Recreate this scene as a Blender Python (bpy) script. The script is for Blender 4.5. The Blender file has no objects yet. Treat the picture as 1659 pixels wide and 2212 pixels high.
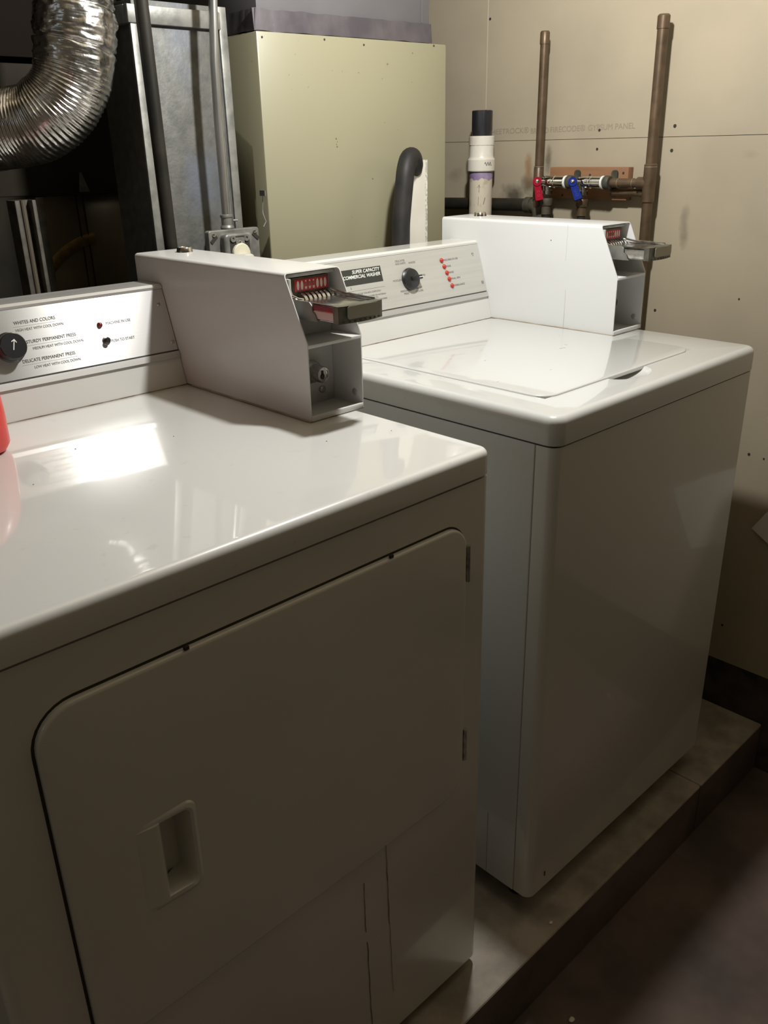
import bpy, bmesh, math, random
from mathutils import Vector, Matrix, noise
random.seed(7)
S = bpy.context.scene
C = S.collection
PI = math.pi

# ------------------------------------------------------------------ camera, world, light
CAM = Vector((-0.8048, -0.6474, 0.3496)); YAW, PITCH, ROLL, FPX = -0.7597, -0.4025, -0.0223, 1854.83
fwd = Vector((math.sin(-YAW)*math.cos(PITCH), math.cos(YAW)*math.cos(PITCH), math.sin(PITCH)))
rt = fwd.cross(Vector((0, 0, 1))).normalized(); up = rt.cross(fwd)
rt2 = rt*math.cos(ROLL) + up*math.sin(ROLL); up2 = -rt*math.sin(ROLL) + up*math.cos(ROLL)
cd = bpy.data.cameras.new('camera'); cam = bpy.data.objects.new('camera', cd); C.objects.link(cam)
cam.matrix_world = Matrix(((rt2.x, up2.x, -fwd.x, CAM.x), (rt2.y, up2.y, -fwd.y, CAM.y), (rt2.z, up2.z, -fwd.z, CAM.z), (0, 0, 0, 1)))
cd.sensor_fit = 'VERTICAL'; cd.sensor_height = 36; cd.lens = FPX*36/2212; cd.clip_start = 0.02
S.camera = cam
w = bpy.data.worlds.new('world'); S.world = w; w.use_nodes = True
w.node_tree.nodes['Background'].inputs[0].default_value = (0.62, 0.57, 0.44, 1)
w.node_tree.nodes['Background'].inputs[1].default_value = 0.03
S.view_settings.view_transform = 'Standard'; S.view_settings.look = 'None'
S.view_settings.exposure = 0.0; S.view_settings.gamma = 1.0; S.view_settings.use_curve_mapping = False
LIGHT = Vector((0.20, 0.155, 0.89)); POWER = 44.0; LCOL = (0.99, 0.99, 0.955)
FILL_POWER = 1.2

# ------------------------------------------------------------------ helpers
ORG = {}
def setprops(o, label=None, cat=None, group=None, kind=None):
    if label: o['label'] = label
    if cat: o['category'] = cat
    if group: o['group'] = group
    if kind: o['kind'] = kind
    return o
def thing(name, label, cat, loc, group=None):
    o = bpy.data.objects.new(name, None); C.objects.link(o); o.location = loc; o.empty_display_size = 0.05
    ORG[o.name] = Vector(loc); return setprops(o, label, cat, group)
def obj(name, bm, m, parent=None, label=None, cat=None, group=None, kind=None, smooth=35):
    me = bpy.data.meshes.new(name)
    base = ORG.get(parent.name, Vector()) if parent else Vector()
    bmesh.ops.recalc_face_normals(bm, faces=bm.faces)
    bm.to_mesh(me); bm.free()
    if base.length: me.transform(Matrix.Translation(-base))
    o = bpy.data.objects.new(name, me); C.objects.link(o)
    if isinstance(m, (list, tuple)):
        for k in m: me.materials.append(k)
    else: me.materials.append(m)
    if smooth:
        for p in me.polygons: p.use_smooth = True
        try: me.set_sharp_from_angle(angle=math.radians(smooth))
        except Exception: pass
    if parent: o.parent = parent
    ORG[o.name] = base
    return setprops(o, label, cat, group, kind)
def NB(): return bmesh.new()
def box(bm, x0, x1, y0, y1, z0, z1, bev=0, seg=2, M=None):
    g = bmesh.ops.create_cube(bm, size=1)
    vs = g['verts']
    for v in vs:
        v.co = Vector(((x0+x1)/2+v.co.x*(x1-x0), (y0+y1)/2+v.co.y*(y1-y0), (z0+z1)/2+v.co.z*(z1-z0)))
    if bev:
        es = list({e for v in vs for e in v.link_edges})
        r = bmesh.ops.bevel(bm, geom=es, offset=bev, segments=seg, affect='EDGES', profile=0.5)
        vs = list({v for f in r['faces'] for v in f.verts} | {v for v in vs if v.is_valid})
    if M is not None:
        for v in vs: v.co = M @ v.co
    return vs
def loft(bm, rings, cap0=True, cap1=True, closed=True):
    R = [[bm.verts.new(p) for p in r] for r in rings]
    n = len(R[0])
    for a, b in zip(R, R[1:]):
        for i in range(n if closed else n-1):
            j = (i+1) % n
            bm.faces.new((a[i], a[j], b[j], b[i]))
    if cap0: bm.faces.new(R[0][::-1])
    if cap1: bm.faces.new(R[-1])
    return R
def rr(x0, x1, y0, y1, r, z, n=6, rs=None):
    """rounded rectangle ring in XY at z; rs = radii (x0y0, x1y0, x1y1, x0y1)"""
    rs = rs or (r,)*4
    out = []
    for k, (cx, cy, a0, rad) in enumerate(((x0+rs[0], y0+rs[0], PI, rs[0]), (x1-rs[1], y0+rs[1], 1.5*PI, rs[1]),
                                           (x1-rs[2], y1-rs[2], 0, rs[2]), (x0+rs[3], y1-rs[3], .5*PI, rs[3]))):
        for i in range(n+1):
            a = a0 + i/n*PI/2
            out.append(Vector((cx+rad*math.cos(a), cy+rad*math.sin(a), z)))
    return out
def slab(bm, x0, x1, y0, y1, z0, z1, r, bt=0.0, bb=0.0, n=6, rs=None, M=None):
    """rounded-rectangle plate with rounded top (bt) and bottom (bb) edges"""
    prof = []
    if bb > 0:
        for i in range(5): a = i/4*PI/2; prof.append((bb*(1-math.sin(a)), z0+bb*(1-math.cos(a))))
    else: prof.append((0, z0))
    if bt > 0:
        for i in range(6): a = i/5*PI/2; prof.append((bt*(1-math.cos(a)), z1-bt*(1-math.sin(a))))
    else: prof.append((0, z1))
    rings = []
    for d, z in prof:
        rad = [max(q-d, 0.0006) for q in (rs or (r,)*4)]
        rings.append(rr(x0+d, x1-d, y0+d, y1-d, 0, z, n, rad))
    if M is not None: rings = [[M @ p for p in q] for q in rings]
    loft(bm, rings)
def frame(o, X, Y):
    X = Vector(X).normalized(); Y = Vector(Y).normalized(); Z = X.cross(Y)
    return Matrix(((X.x, Y.x, Z.x, o[0]), (X.y, Y.y, Z.y, o[1]), (X.z, Y.z, Z.z, o[2]), (0, 0, 0, 1)))
def smooth_path(pts, sub=6):
    pts = [Vector(p) for p in pts]; out = []
    for i in range(len(pts)-1):
        p0 = pts[max(i-1, 0)]; p1 = pts[i]; p2 = pts[i+1]; p3 = pts[min(i+2, len(pts)-1)]
        for k in range(sub):
            t = k/sub
            out.append(0.5*((2*p1)+(-p0+p2)*t+(2*p0-5*p1+4*p2-p3)*t*t+(-p0+3*p1-3*p2+p3)*t**3))
    out.append(pts[-1]); return out
def tube(bm, pts, r, n=20, cap=True, rf=None):
    """sweep; r number or function(i,k,t); parallel transport frames"""
    pts = [Vector(p) for p in pts]; m = len(pts); T = []
    for i in range(m):
        d = pts[min(i+1, m-1)]-pts[max(i-1, 0)]; T.append(d.normalized())
    a = Vector((1, 0, 0)) if abs(T[0].x) < .9 else Vector((0, 1, 0))
    N = (a-T[0]*a.dot(T[0])).normalized(); rings = []
    for i in range(m):
        N = (N-T[i]*N.dot(T[i])).normalized(); B = T[i].cross(N); ring = []
        for k in range(n):
            ang = 2*PI*k/n
            rad = rf(i, ang, pts[i]) if rf else r
            ring.append(pts[i]+(N*math.cos(ang)+B*math.sin(ang))*rad)
        rings.append(ring)
    loft(bm, rings, cap, cap)
def lathe(bm, prof, o, axis=(0, 0, 1), n=28):
    """prof: list of (radius, height) along axis from o"""
    ax = Vector(axis).normalized(); o = Vector(o)
    a = Vector((1, 0, 0)) if abs(ax.x) < .9 else Vector((0, 1, 0))
    N = (a-ax*a.dot(ax)).normalized(); B = ax.cross(N)
    loft(bm, [[o+ax*h+(N*math.cos(2*PI*k/n)+B*math.sin(2*PI*k/n))*max(r, 1e-5) for k in range(n)] for r, h in prof])
def prism(bm, pts, d, M=None):
    """polygon pts (2D) extruded along local z by d, placed with M"""
    a = [Vector((p[0], p[1], 0)) for p in pts]; b = [Vector((p[0], p[1], d)) for p in pts]
    if M is not None: a = [M @ p for p in a]; b = [M @ p for p in b]
    loft(bm, [a, b])
def bevel_all(bm, off, seg=2, ang=30):
    es = [e for e in bm.edges if len(e.link_faces) == 2 and e.calc_face_angle(0) > math.radians(ang)]
    bmesh.ops.bevel(bm, geom=es, offset=off, segments=seg, affect='EDGES', profile=.5)
def cut(o, bm):
    me = bpy.data.meshes.new('cutter'); bmesh.ops.recalc_face_normals(bm, faces=bm.faces); bm.to_mesh(me); bm.free()
    c = bpy.data.objects.new('cutter', me); C.objects.link(c)
    md = o.modifiers.new('b', 'BOOLEAN'); md.operation = 'DIFFERENCE'; md.object = c; md.solver = 'EXACT'
    off = ORG[o.name]
    me.transform(Matrix.Translation(-off)); 
    par = o.parent; o.parent = None
    bpy.context.view_layer.update()
    dg = bpy.context.evaluated_depsgraph_get()
    new = bpy.data.meshes.new_from_object(o.evaluated_get(dg))
    o.modifiers.clear(); o.data = new
    for p in new.polygons: p.use_smooth = True
    new.set_sharp_from_angle(angle=math.radians(30))
    o.parent = par
    bpy.data.objects.remove(c)
def text(name, body, size, o, X, Y, m, parent, align='LEFT', sx=1.0, th=0.0002, extra=0.0, label=None, shear=0.0, fit=None):
    cu = bpy.data.curves.new('t', 'FONT'); cu.body = body; cu.size = size; cu.align_x = align; cu.align_y = 'CENTER'
    cu.extrude = th; cu.space_line = 1.0; cu.offset = extra; cu.shear = shear
    t = bpy.data.objects.new('t', cu); C.objects.link(t)
    dg = bpy.context.evaluated_depsgraph_get()
    me = bpy.data.meshes.new_from_object(t.evaluated_get(dg)); bpy.data.objects.remove(t)
    if fit: sx = fit/max(v.co.x for v in me.vertices)
    F = frame(o, X, Y) @ Matrix.Diagonal((sx, 1, 1, 1))
    me.transform(F); me.transform(Matrix.Translation(-ORG.get(parent.name, Vector())))
    me.materials.clear(); me.materials.append(m)
    ob = bpy.data.objects.new(name, me); C.objects.link(ob); ob.parent = parent
    ORG[ob.name] = ORG.get(parent.name, Vector())
    if label: ob['label'] = label
    return ob

# ------------------------------------------------------------------ materials
def mat(name, col, rough=.5, metal=0.0, col2=None, nscale=20, namt=1.0, bump=0.0, bscale=60, coat=0.0, coatr=.05, emis=None,
        spec=None, stretch=None, rvar=0.0, aniso=0.0, lo=.35, hi=.65, spots=None, detail=4):
    m = bpy.data.materials.new(name); m.use_nodes = True; nt = m.node_tree; b = nt.nodes['Principled BSDF']
    b.inputs['Base Color'].default_value = (*col, 1); b.inputs['Roughness'].default_value = rough
    b.inputs['Metallic'].default_value = metal; b.inputs['Coat Weight'].default_value = coat; b.inputs['Coat Roughness'].default_value = coatr
    if spec is not None: b.inputs['Specular IOR Level'].default_value = spec
    L = nt.links
    tc = nt.nodes.new('ShaderNodeTexCoord'); mp = nt.nodes.new('ShaderNodeMapping'); L.new(tc.outputs['Object'], mp.inputs[0])
    if stretch: mp.inputs['Scale'].default_value = stretch
    last = None
    if col2 or rvar:
        n = nt.nodes.new('ShaderNodeTexNoise'); n.inputs['Scale'].default_value = nscale; n.inputs['Detail'].default_value = detail
        L.new(mp.outputs[0], n.inputs['Vector'])
        r = nt.nodes.new('ShaderNodeMapRange'); r.inputs['From Min'].default_value = lo; r.inputs['From Max'].default_value = hi
        L.new(n.outputs['Fac'], r.inputs['Value'])
        if col2:
            mx = nt.nodes.new('ShaderNodeMix'); mx.data_type = 'RGBA'
            mx.inputs['A'].default_value = (*col, 1); mx.inputs['B'].default_value = (*col2, 1)
            mu = nt.nodes.new('ShaderNodeMath'); mu.operation = 'MULTIPLY'; mu.inputs[1].default_value = namt
            L.new(r.outputs[0], mu.inputs[0]); L.new(mu.outputs[0], mx.inputs['Factor']); last = mx.outputs['Result']
            L.new(last, b.inputs['Base Color'])
        if rvar:
            r2 = nt.nodes.new('ShaderNodeMapRange'); r2.inputs['To Min'].default_value = rough-rvar; r2.inputs['To Max'].default_value = rough+rvar
            L.new(n.outputs['Fac'], r2.inputs['Value']); L.new(r2.outputs[0], b.inputs['Roughness'])
    # localized stains: list of (centre, radii, colour, strength)
    for (c, rad, sc, st) in (spots or []):
        m2 = nt.nodes.new('ShaderNodeMapping'); m2.vector_type = 'POINT'
        m2.inputs['Location'].default_value = tuple(-c[i]/rad[i] for i in range(3)); m2.inputs['Scale'].default_value = tuple(1/rad[i] for i in range(3))
        L.new(tc.outputs['Object'], m2.inputs[0])
        ln = nt.nodes.new('ShaderNodeVectorMath'); ln.operation = 'LENGTH'; L.new(m2.outputs[0], ln.inputs[0])
        nn = nt.nodes.new('ShaderNodeTexNoise'); nn.inputs['Scale'].default_value = 30; nn.inputs['Detail'].default_value = 6; L.new(tc.outputs['Object'], nn.inputs['Vector'])
        ad = nt.nodes.new('ShaderNodeMath'); ad.operation = 'MULTIPLY_ADD'; ad.inputs[1].default_value = 1.6; L.new(nn.outputs['Fac'], ad.inputs[0]); L.new(ln.outputs['Value'], ad.inputs[2])
        mr = nt.nodes.new('ShaderNodeMapRange'); mr.inputs['From Min'].default_value = 1.75; mr.inputs['From Max'].default_value = 1.0
        mr.inputs['To Min'].default_value = 0; mr.inputs['To Max'].default_value = st; L.new(ad.outputs[0], mr.inputs['Value'])
        mx = nt.nodes.new('ShaderNodeMix'); mx.data_type = 'RGBA'; L.new(mr.outputs[0], mx.inputs['Factor'])
        if last is not None: L.new(last, mx.inputs['A'])
        else: mx.inputs['A'].default_value = (*col, 1)
        mx.inputs['B'].default_value = (*sc, 1); last = mx.outputs['Result']; L.new(last, b.inputs['Base Color'])
    if bump:
        n2 = nt.nodes.new('ShaderNodeTexNoise'); n2.inputs['Scale'].default_value = bscale; n2.inputs['Detail'].default_value = 5
        L.new(mp.outputs[0], n2.inputs['Vector'])
        bp = nt.nodes.new('ShaderNodeBump'); bp.inputs['Strength'].default_value = bump; bp.inputs['Distance'].default_value = .002
        L.new(n2.outputs['Fac'], bp.inputs['Height']); L.new(bp.outputs[0], b.inputs['Normal'])
    if aniso:
        b.inputs['Anisotropic'].default_value = aniso
        tg = nt.nodes.new('ShaderNodeTangent'); tg.direction_type = 'UV_MAP'; tg.uv_map = 'UVMap'
        L.new(tg.outputs[0], b.inputs['Tangent'])
    if emis: b.inputs['Emission Color'].default_value = (*emis[0], 1); b.inputs['Emission Strength'].default_value = emis[1]
    return m
ENAMEL = (0.64, 0.635, 0.60)
rustc = (0.10, 0.055, 0.03)
enamel = mat('white_enamel', ENAMEL, .32, coat=.7, coatr=.07, bump=.03, bscale=900, col2=(.58, .57, .53), nscale=3, namt=.6)
enamel_top = mat('glossy_white_enamel', (.66, .655, .63), .28, coat=1, coatr=.045, bump=.012, bscale=25, col2=(.56, .54, .50), nscale=60, namt=.5, lo=.66, hi=.74,
                 spots=[((.36, .34, .885), (.012, .016, .01), (.5, .47, .42), .5)])
enamel_case = mat('meter_case_enamel', (.63, .62, .60), .38, coat=.35, coatr=.12, bump=.05, bscale=1200, col2=(.57, .555, .535), nscale=4, namt=.5)
enamel_top2 = mat('glossy_washer_enamel', (.585, .59, .575), .28, coat=1, coatr=.045, bump=.012, bscale=25, col2=(.53, .53, .50), nscale=60, namt=.5, lo=.66, hi=.74)
enamel_case2 = mat('lighter_meter_enamel', (.71, .715, .71), .38, coat=.35, coatr=.12, bump=.05, bscale=1200)  # lighter copy of the case enamel, for the washer meter
enamel_grey = mat('worn_grey_paint', (.50, .50, .47), .45, col2=(.22, .21, .19), nscale=25, lo=.5, hi=.8, bump=.05)
dull_dark = mat('dark_gap', (.03, .025, .02), .8)
brushed = mat('brushed_aluminium', (.70, .69, .68), .31, 1.0, aniso=.85, col2=(.70, .69, .67), nscale=120, stretch=(.04, 1, 1.6), bump=.02, bscale=300)
silver = mat('silver_trim', (.60, .59, .57), .4, .6, col2=(.5, .49, .47), nscale=60, stretch=(.05, 1, 1))
panel_paint = mat('satin_grey_panel', (.56, .545, .50), .45, .35, col2=(.52, .51, .47), nscale=120, stretch=(.05, 1, 1.6), bump=.01, bscale=300)
chrome = mat('chrome', (.80, .79, .77), .12, 1.0, bump=.03, bscale=80)
chrome_worn = mat('worn_chrome', (.62, .61, .58), .22, 1.0, col2=(.32, .31, .28), nscale=70, lo=.42, hi=.7, bump=.12, bscale=120)
dull_metal = mat('dull_grey_metal', (.20, .195, .16), .42, .7, col2=(.12, .115, .09), nscale=60, bump=.1)
black = mat('black_plastic', (.012, .012, .014), .35, coat=.3)
ink = mat('black_ink', (.05, .048, .045), .6)
ink_soft = mat('faded_ink', (.17, .16, .15), .6)
ink_wall = mat('faded_wall_print', (.27, .225, .165), .8)
blackblock = mat('black_label', (.035, .036, .03), .5)
whitep = mat('white_print', (.78, .78, .74), .5)
redlamp = mat('red_lamp', (.42, .03, .015), .35, coat=.2)
redlamp_dark = mat('dark_red_lamp', (.16, .006, .008), .15, coat=1)
redlabel = mat('red_label', (.52, .03, .035), .4)
ovalm = mat('white_oval', (.70, .62, .55), .5)
rubber = mat('black_rubber', (.011, .011, .012), .55, spec=.3, col2=(.035, .031, .028), nscale=14)
cream = mat('cream_painted_steel', (.27, .25, .165), .38, coat=.15, coatr=.25, col2=(.16, .12, .06), nscale=75, lo=.735, hi=.78, bump=.04, bscale=14)
galv = mat('galvanised_steel', (.125, .123, .11), .55, .2, col2=(.075, .075, .07), nscale=55, bump=.25, bscale=160, rvar=.08, detail=10, lo=.3, hi=.7,
           spots=[((.02, 0, 1.10), (.06, 9, .07), (.11, .125, .16), .75), ((.0, 0, 1.34), (.04, 9, .12), (.15, .165, .20), .5)])
galv_plain = mat('galvanised_plain', (.24, .235, .215), .45, .4, col2=(.14, .14, .13), nscale=40, bump=.15, bscale=90, lo=.4, hi=.7)
plenum_m = mat('lilac_grey_sheet_metal', (.17, .163, .170), .5, .3, col2=(.15, .143, .15), nscale=9, bump=.1, bscale=18)
tape_m = mat('metal_foil_tape', (.15, .135, .15), .4, .5, col2=(.10, .09, .105), nscale=18, bump=.5, bscale=28)
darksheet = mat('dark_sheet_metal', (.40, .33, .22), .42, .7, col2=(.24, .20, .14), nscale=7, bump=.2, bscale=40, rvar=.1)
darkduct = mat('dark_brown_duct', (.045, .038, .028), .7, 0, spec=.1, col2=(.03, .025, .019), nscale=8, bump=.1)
reflection_gold = mat('gold_reflection_metal', (.50, .34, .14), .45, .7, col2=(.3, .2, .09), nscale=50, bump=.3, bscale=120)
foil = mat('aluminium_foil', (.68, .665, .65), .26, 1.0, col2=(.40, .385, .365), nscale=30, bump=.5, bscale=90)
iron = mat('black_iron', (.010, .009, .0065), .55, 0, spec=.3, col2=(.02, .017, .012), nscale=25, bump=.1)
copper = mat('aged_copper', (.145, .095, .055), .42, .4, col2=(.075, .05, .03), nscale=30, bump=.1, lo=.35, hi=.7)
solder = mat('solder', (.36, .30, .23), .4, .7)
corroded = mat('corroded_fitting', (.035, .036, .026), .65, .1, col2=(.085, .07, .045), nscale=60, bump=.3)
pvc = mat('white_pvc', (.72, .68, .60), .35, coat=.2, col2=(.60, .54, .45), nscale=20, lo=.5, hi=.75)
pvc_dirty = mat('cream_pvc', (.62, .55, .44), .45, col2=(.42, .34, .24), nscale=45, lo=.55, hi=.75)
purple = mat('purple_primer', (.22, .15, .30), .5, col2=(.36, .29, .42), nscale=40)
blackpl = mat('black_abs', (.018, .018, .022), .4, coat=.2)
redv = mat('red_vinyl', (.26, .005, .02), .65, spec=.05)
bluev = mat('blue_vinyl', (.008, .02, .16), .65, spec=.05)
letter_r = mat('raised_red_letter', (.34, .02, .045), .5, spec=.1)
letter_b = mat('raised_blue_letter', (.015, .04, .22), .5, spec=.1)
wood = mat('fir_block', (.29, .15, .07), .7, col2=(.20, .095, .045), nscale=12, stretch=(1, .25, 3), bump=.2, bscale=50)
drywall = mat('bare_drywall', (.380, .322, .232), .85, col2=(.335, .285, .208), nscale=5, bump=.04, bscale=300,
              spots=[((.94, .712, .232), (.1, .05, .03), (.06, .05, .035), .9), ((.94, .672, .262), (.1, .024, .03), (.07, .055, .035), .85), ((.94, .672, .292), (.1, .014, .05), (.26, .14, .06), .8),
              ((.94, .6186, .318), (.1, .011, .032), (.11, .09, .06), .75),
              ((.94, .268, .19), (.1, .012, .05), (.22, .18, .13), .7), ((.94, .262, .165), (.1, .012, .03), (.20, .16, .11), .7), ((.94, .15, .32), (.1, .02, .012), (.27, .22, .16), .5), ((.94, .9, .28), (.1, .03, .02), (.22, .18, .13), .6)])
caulk = mat('joint_bead', (.52, .46, .37), .7)
whiteboard = mat('white_board', (.74, .71, .63), .4, col2=(.66, .62, .54), nscale=8)
grain = mat('rough_chip_edge', (.42, .40, .35), .8, col2=(.68, .66, .60), nscale=160, bump=.6, bscale=200, lo=.45, hi=.55)
concrete = mat('pad_concrete', (.42, .37, .31), .85, col2=(.27, .235, .19), nscale=18, bump=.35, bscale=90, detail=8)
floor_m = mat('dirty_floor_concrete', (.160, .114, .097), .85, col2=(.085, .064, .056), nscale=7, bump=.4, bscale=60, detail=8)
found = mat('dark_foundation', (.085, .065, .05), .9, col2=(.04, .032, .028), nscale=25, bump=.6, bscale=50)
roomw = mat('dim_room_wall', (.52, .45, .33), .85, col2=(.45, .39, .28), nscale=4)
joist = mat('ceiling_wood', (.40, .32, .21), .8, col2=(.30, .24, .15), nscale=8, stretch=(.3, 3, 3))
backw = mat('dark_back_wall', (.09, .078, .06), .9, col2=(.05, .044, .035), nscale=6)
jugm = mat('red_jug_plastic', (.72, .055, .045), .35, coat=.2, col2=(.66, .05, .04), nscale=6)
jugcap = mat('jug_cap', (.05, .12, .45), .35)
paper = mat('white_paper', (.68, .65, .60), .8)
plugm = mat('cream_plug', (.68, .64, .50), .45)
frost = mat('bulb_base', (.5, .48, .42), .4, .6)
fillframe = mat('fill_frame_paint', (.6, .6, .58), .5)

# ------------------------------------------------------------------ lamp (bare bulb above the machines)
lt = thing('pendant_light', 'bare ceiling bulb in a socket hanging above the two machines', 'light', (LIGHT.x, LIGHT.y, 1.42))
b = NB(); tube(b, [(LIGHT.x, LIGHT.y, 1.42), (LIGHT.x, LIGHT.y, LIGHT.z+.10)], .003, 8); obj('cord', b, black, lt)
b = NB(); lathe(b, [(.012, .0), (.02, .01), (.021, .05), (.012, .06)], (LIGHT.x, LIGHT.y, LIGHT.z+.05)); obj('socket', b, frost, lt)
b = NB(); lathe(b, [(.05, .0), (.05, .01), (.02, .018)], (LIGHT.x, LIGHT.y, 1.402)); obj('ceiling_cap', b, frost, lt)
ld = bpy.data.lights.new('bulb', 'POINT'); ld.energy = POWER; ld.color = LCOL; ld.shadow_soft_size = .03
lo = bpy.data.objects.new('bulb', ld); C.objects.link(lo); lo.parent = lt; lo.location = LIGHT-Vector((LIGHT.x, LIGHT.y, 1.42))

# ------------------------------------------------------------------ structure
FZ, PZ = -1.03, -.905
def st(name, b, m, parent=None, smooth=0): 
    return obj(name, b, m, parent, kind=None if parent else 'structure', smooth=smooth)
b = NB(); box(b, -2.6, 1.2, -3.0, 2.2, FZ-.1, FZ); st('floor', b, floor_m)
b = NB(); box(b, -2.6, 1.2, -3.0, 2.2, 1.42, 1.5)
st('ceiling', b, joist)
b = NB(); box(b, -2.7, -2.6, -3.0, 2.2, FZ-.1, 1.5); st('wall_left', b, roomw)
b = NB(); box(b, -2.6, 1.2, -3.1, -3.0, FZ-.1, 1.5); st('wall_front', b, roomw)
b = NB(); box(b, -2.6, 1.2, 2.2, 2.3, FZ-.1, 1.5); st('wall_back', b, backw)
WX = .94
b = NB()
box(b, WX, WX+.013, -3.0, 2.2, -.775, .3549)
box(b, WX, WX+.013, -3.0, .8045, .3559, 1.42)
box(b, WX, WX+.013, .8075, 2.2, .3559, 1.42)
wr = st('wall_right', b, drywall)
b = NB(); box(b, WX+.0135, WX+.1, -3.0, 2.2, -.76, 1.42); st('backing', b, found, wr)
b = NB(); box(b, WX-.0006, WX+.006, .8052, .8068, .425, 1.42); st('joint_bead', b, caulk, wr)
for (y, z, r) in ((.3109, .3755, .0036), (.4874, .3723, .003), (.4899, .3346, .0028), (.3125, .3298, .0035), (.3134, .0074, .003), (.0622, -.2665, .003), (.03, -.2691, .002),
                  (.0633, -.684, .003), (.7995, .6131, .003), (.13, .05, .002), (.15, .72, .002)):
    b = NB(); lathe(b, [(r, -.0004), (r*.9, .001)], (WX, y, z), (-1, 0, 0), 14); st('drywall_screw', b, dull_dark, wr)
for wd, yy, zz, wid in (
    ('SHEETROCK\u00ae', 0.7966, 0.3752, 0.1197),
    ('BRAND', 0.6717, 0.3742, 0.0505),
    ('FIRECODE\u00ae', 0.6175, 0.3757, 0.0934),
    ('GYPSUM', 0.5171, 0.3768, 0.0613),
    ('PANEL', 0.4502, 0.3777, 0.0487),):
    text('printed_marking', wd, .0165, (WX-.0002, yy, zz), (0, -1, .012), (0, 0, 1), ink_wall, wr, fit=wid, th=.0001)
b = NB(); box(b, WX+.014, WX+.3, -3.0, 2.2, FZ-.1, -.765); st('trim_1', b, found)
# concrete pad under the machines
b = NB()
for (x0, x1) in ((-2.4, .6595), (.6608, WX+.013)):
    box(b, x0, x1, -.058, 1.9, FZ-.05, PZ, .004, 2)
pad = st('concrete_pad', b, [concrete, floor_m])      # upright faces take the darker floor material
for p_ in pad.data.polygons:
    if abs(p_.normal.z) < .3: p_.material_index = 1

# ------------------------------------------------------------------ console builder (shared profile)
def vy(h): return .012*h/.0455 if h < .0455 else .012+.0320*(h-.0455)/.1025
PX = Vector((1, 0, 0)); PV = Vector((0, .295, .955)).normalized(); PN = PX.cross(PV)
def panel_pt(x, z, zb, yb, off=.0006):
    """point on the slanted control panel face"""
    h = z-zb; return Vector((x, yb+.0155+.0285*(h-.0555)/.0925, z)) + PN*off
def console(root, x0, x1, yb, zb, face, trimm, capm):
    def poly(b, pr, xa, xb, bev=0):
        M = frame((xa, 0, 0), (0, 1, 0), (0, 0, 1))
        prism(b, [(yb+p[0], zb+p[1]) for p in pr], xb-xa, M)
    b = NB(); poly(b, [(0, .001), (.115, .001), (.115, .152), (.0475, .152), (.0165, .056), (.0165, .044), (.012, .0435)], x0, x1)
    bevel_all(b, .0015); h = obj('console_housing', b, enamel, root)
    b = NB(); poly(b, [(.0085, .0445), (.019, .0445), (.019, .0535), (.0125, .0535)], x0, x1); bevel_all(b, .001); obj('trim_strip', b, trimm, root)
    b = NB(); poly(b, [(.0435, .1485), (.0475, .1485), (.05, .152), (.106, .152), (.106, .1555), (.048, .1555), (.0435, .152)], x0, x1); bevel_all(b, .0012); obj('top_cap', b, capm, root)
    # seam at the foot of the console
    b = NB(); poly(b, [(-.0012, 0), (.004, 0), (.004, .0018), (-.0012, .0012)], x0, x1); obj('foot_seam', b, mat('grimy_joint', (.12, .085, .05), .8, col2=(.35, .3, .24), nscale=40), root)
    # face plate with UV map (U runs vertically so the brushing runs sideways)
    b = NB(); uv = b.loops.layers.uv.new('UVMap')
    A = [panel_pt(x, zb+hh, zb, yb, o) for o in (-.001, .0008) for x, hh in ((x0+.001, .0553), (x1-.0008, .0553), (x1-.0008, .1478), (x0+.001, .1478))]
    V = [b.verts.new(p) for p in A]
    for f in ((0, 1, 2, 3), (4, 5, 6, 7), (0, 1, 5, 4), (1, 2, 6, 5), (2, 3, 7, 6), (3, 0, 4, 7)):
        fc = b.faces.new([V[i] for i in f])
        for l in fc.loops: l[uv].uv = (l.vert.co.z*5, l.vert.co.x*5)
    cp = obj('control_panel', b, face, root, smooth=0)
    b = NB(); M = None
    A = [panel_pt(x, zb+hh, zb, yb, o) for o in (-.001, .001) for x, hh in ((x0, .0537), (x1-.0008, .0537), (x1-.0008, .0551), (x0, .0551))]
    loft(b, [A[:4], A[4:]]); obj('panel_line', b, ink, cp, smooth=0)
    return cp
def pscrew(cp, x, z, zb, yb):
    b = NB(); p = panel_pt(x, z, zb, yb, 0)
    lathe(b, [(.0030, 0), (.0033, .0012), (.0026, .0024), (.0008, .0028), (.0007, .0022)], p, PN, 14); obj('screw', b, chrome_worn, cp)
def ptext(cp, s, size, x, z, zb, yb, m=None, align='LEFT', sx=1.0, extra=0.0):
    return text('printed_text', s, size, panel_pt(x, z, zb, yb, .0010), PX, PV, m or ink_soft, cp, align, sx, .0001, extra)
def prect(cp, name, x0, x1, z0, z1, zb, yb, m, off=.0009):
    b = NB(); A = [panel_pt(x, z, zb, yb, o) for o in (0, off) for x, z in ((x0, z0), (x1, z0), (x1, z1), (x0, z1))]
    loft(b, [A[:4], A[4:]]); return obj(name, b, m, cp, smooth=0)

def cabinet(root, x0, x1, y0, y1, z0, z1, r):
    b = NB(); slab(b, x0, x1, y0, y1, z0, z1, r, .0, .004, rs=(r, r, .006, .006)); return obj('cabinet', b, enamel, root)
def feet(root, x0, x1, y0, y1, z0):
    for x in (x0+.05, x1-.05):
        for y in (y0+.06, y1-.06):
            b = NB(); lathe(b, [(.016, 0), (.018, .006), (.006, .01), (.006, z0-PZ+.003)], (x, y, PZ)); obj('levelling_foot', b, rubber, root)

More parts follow.
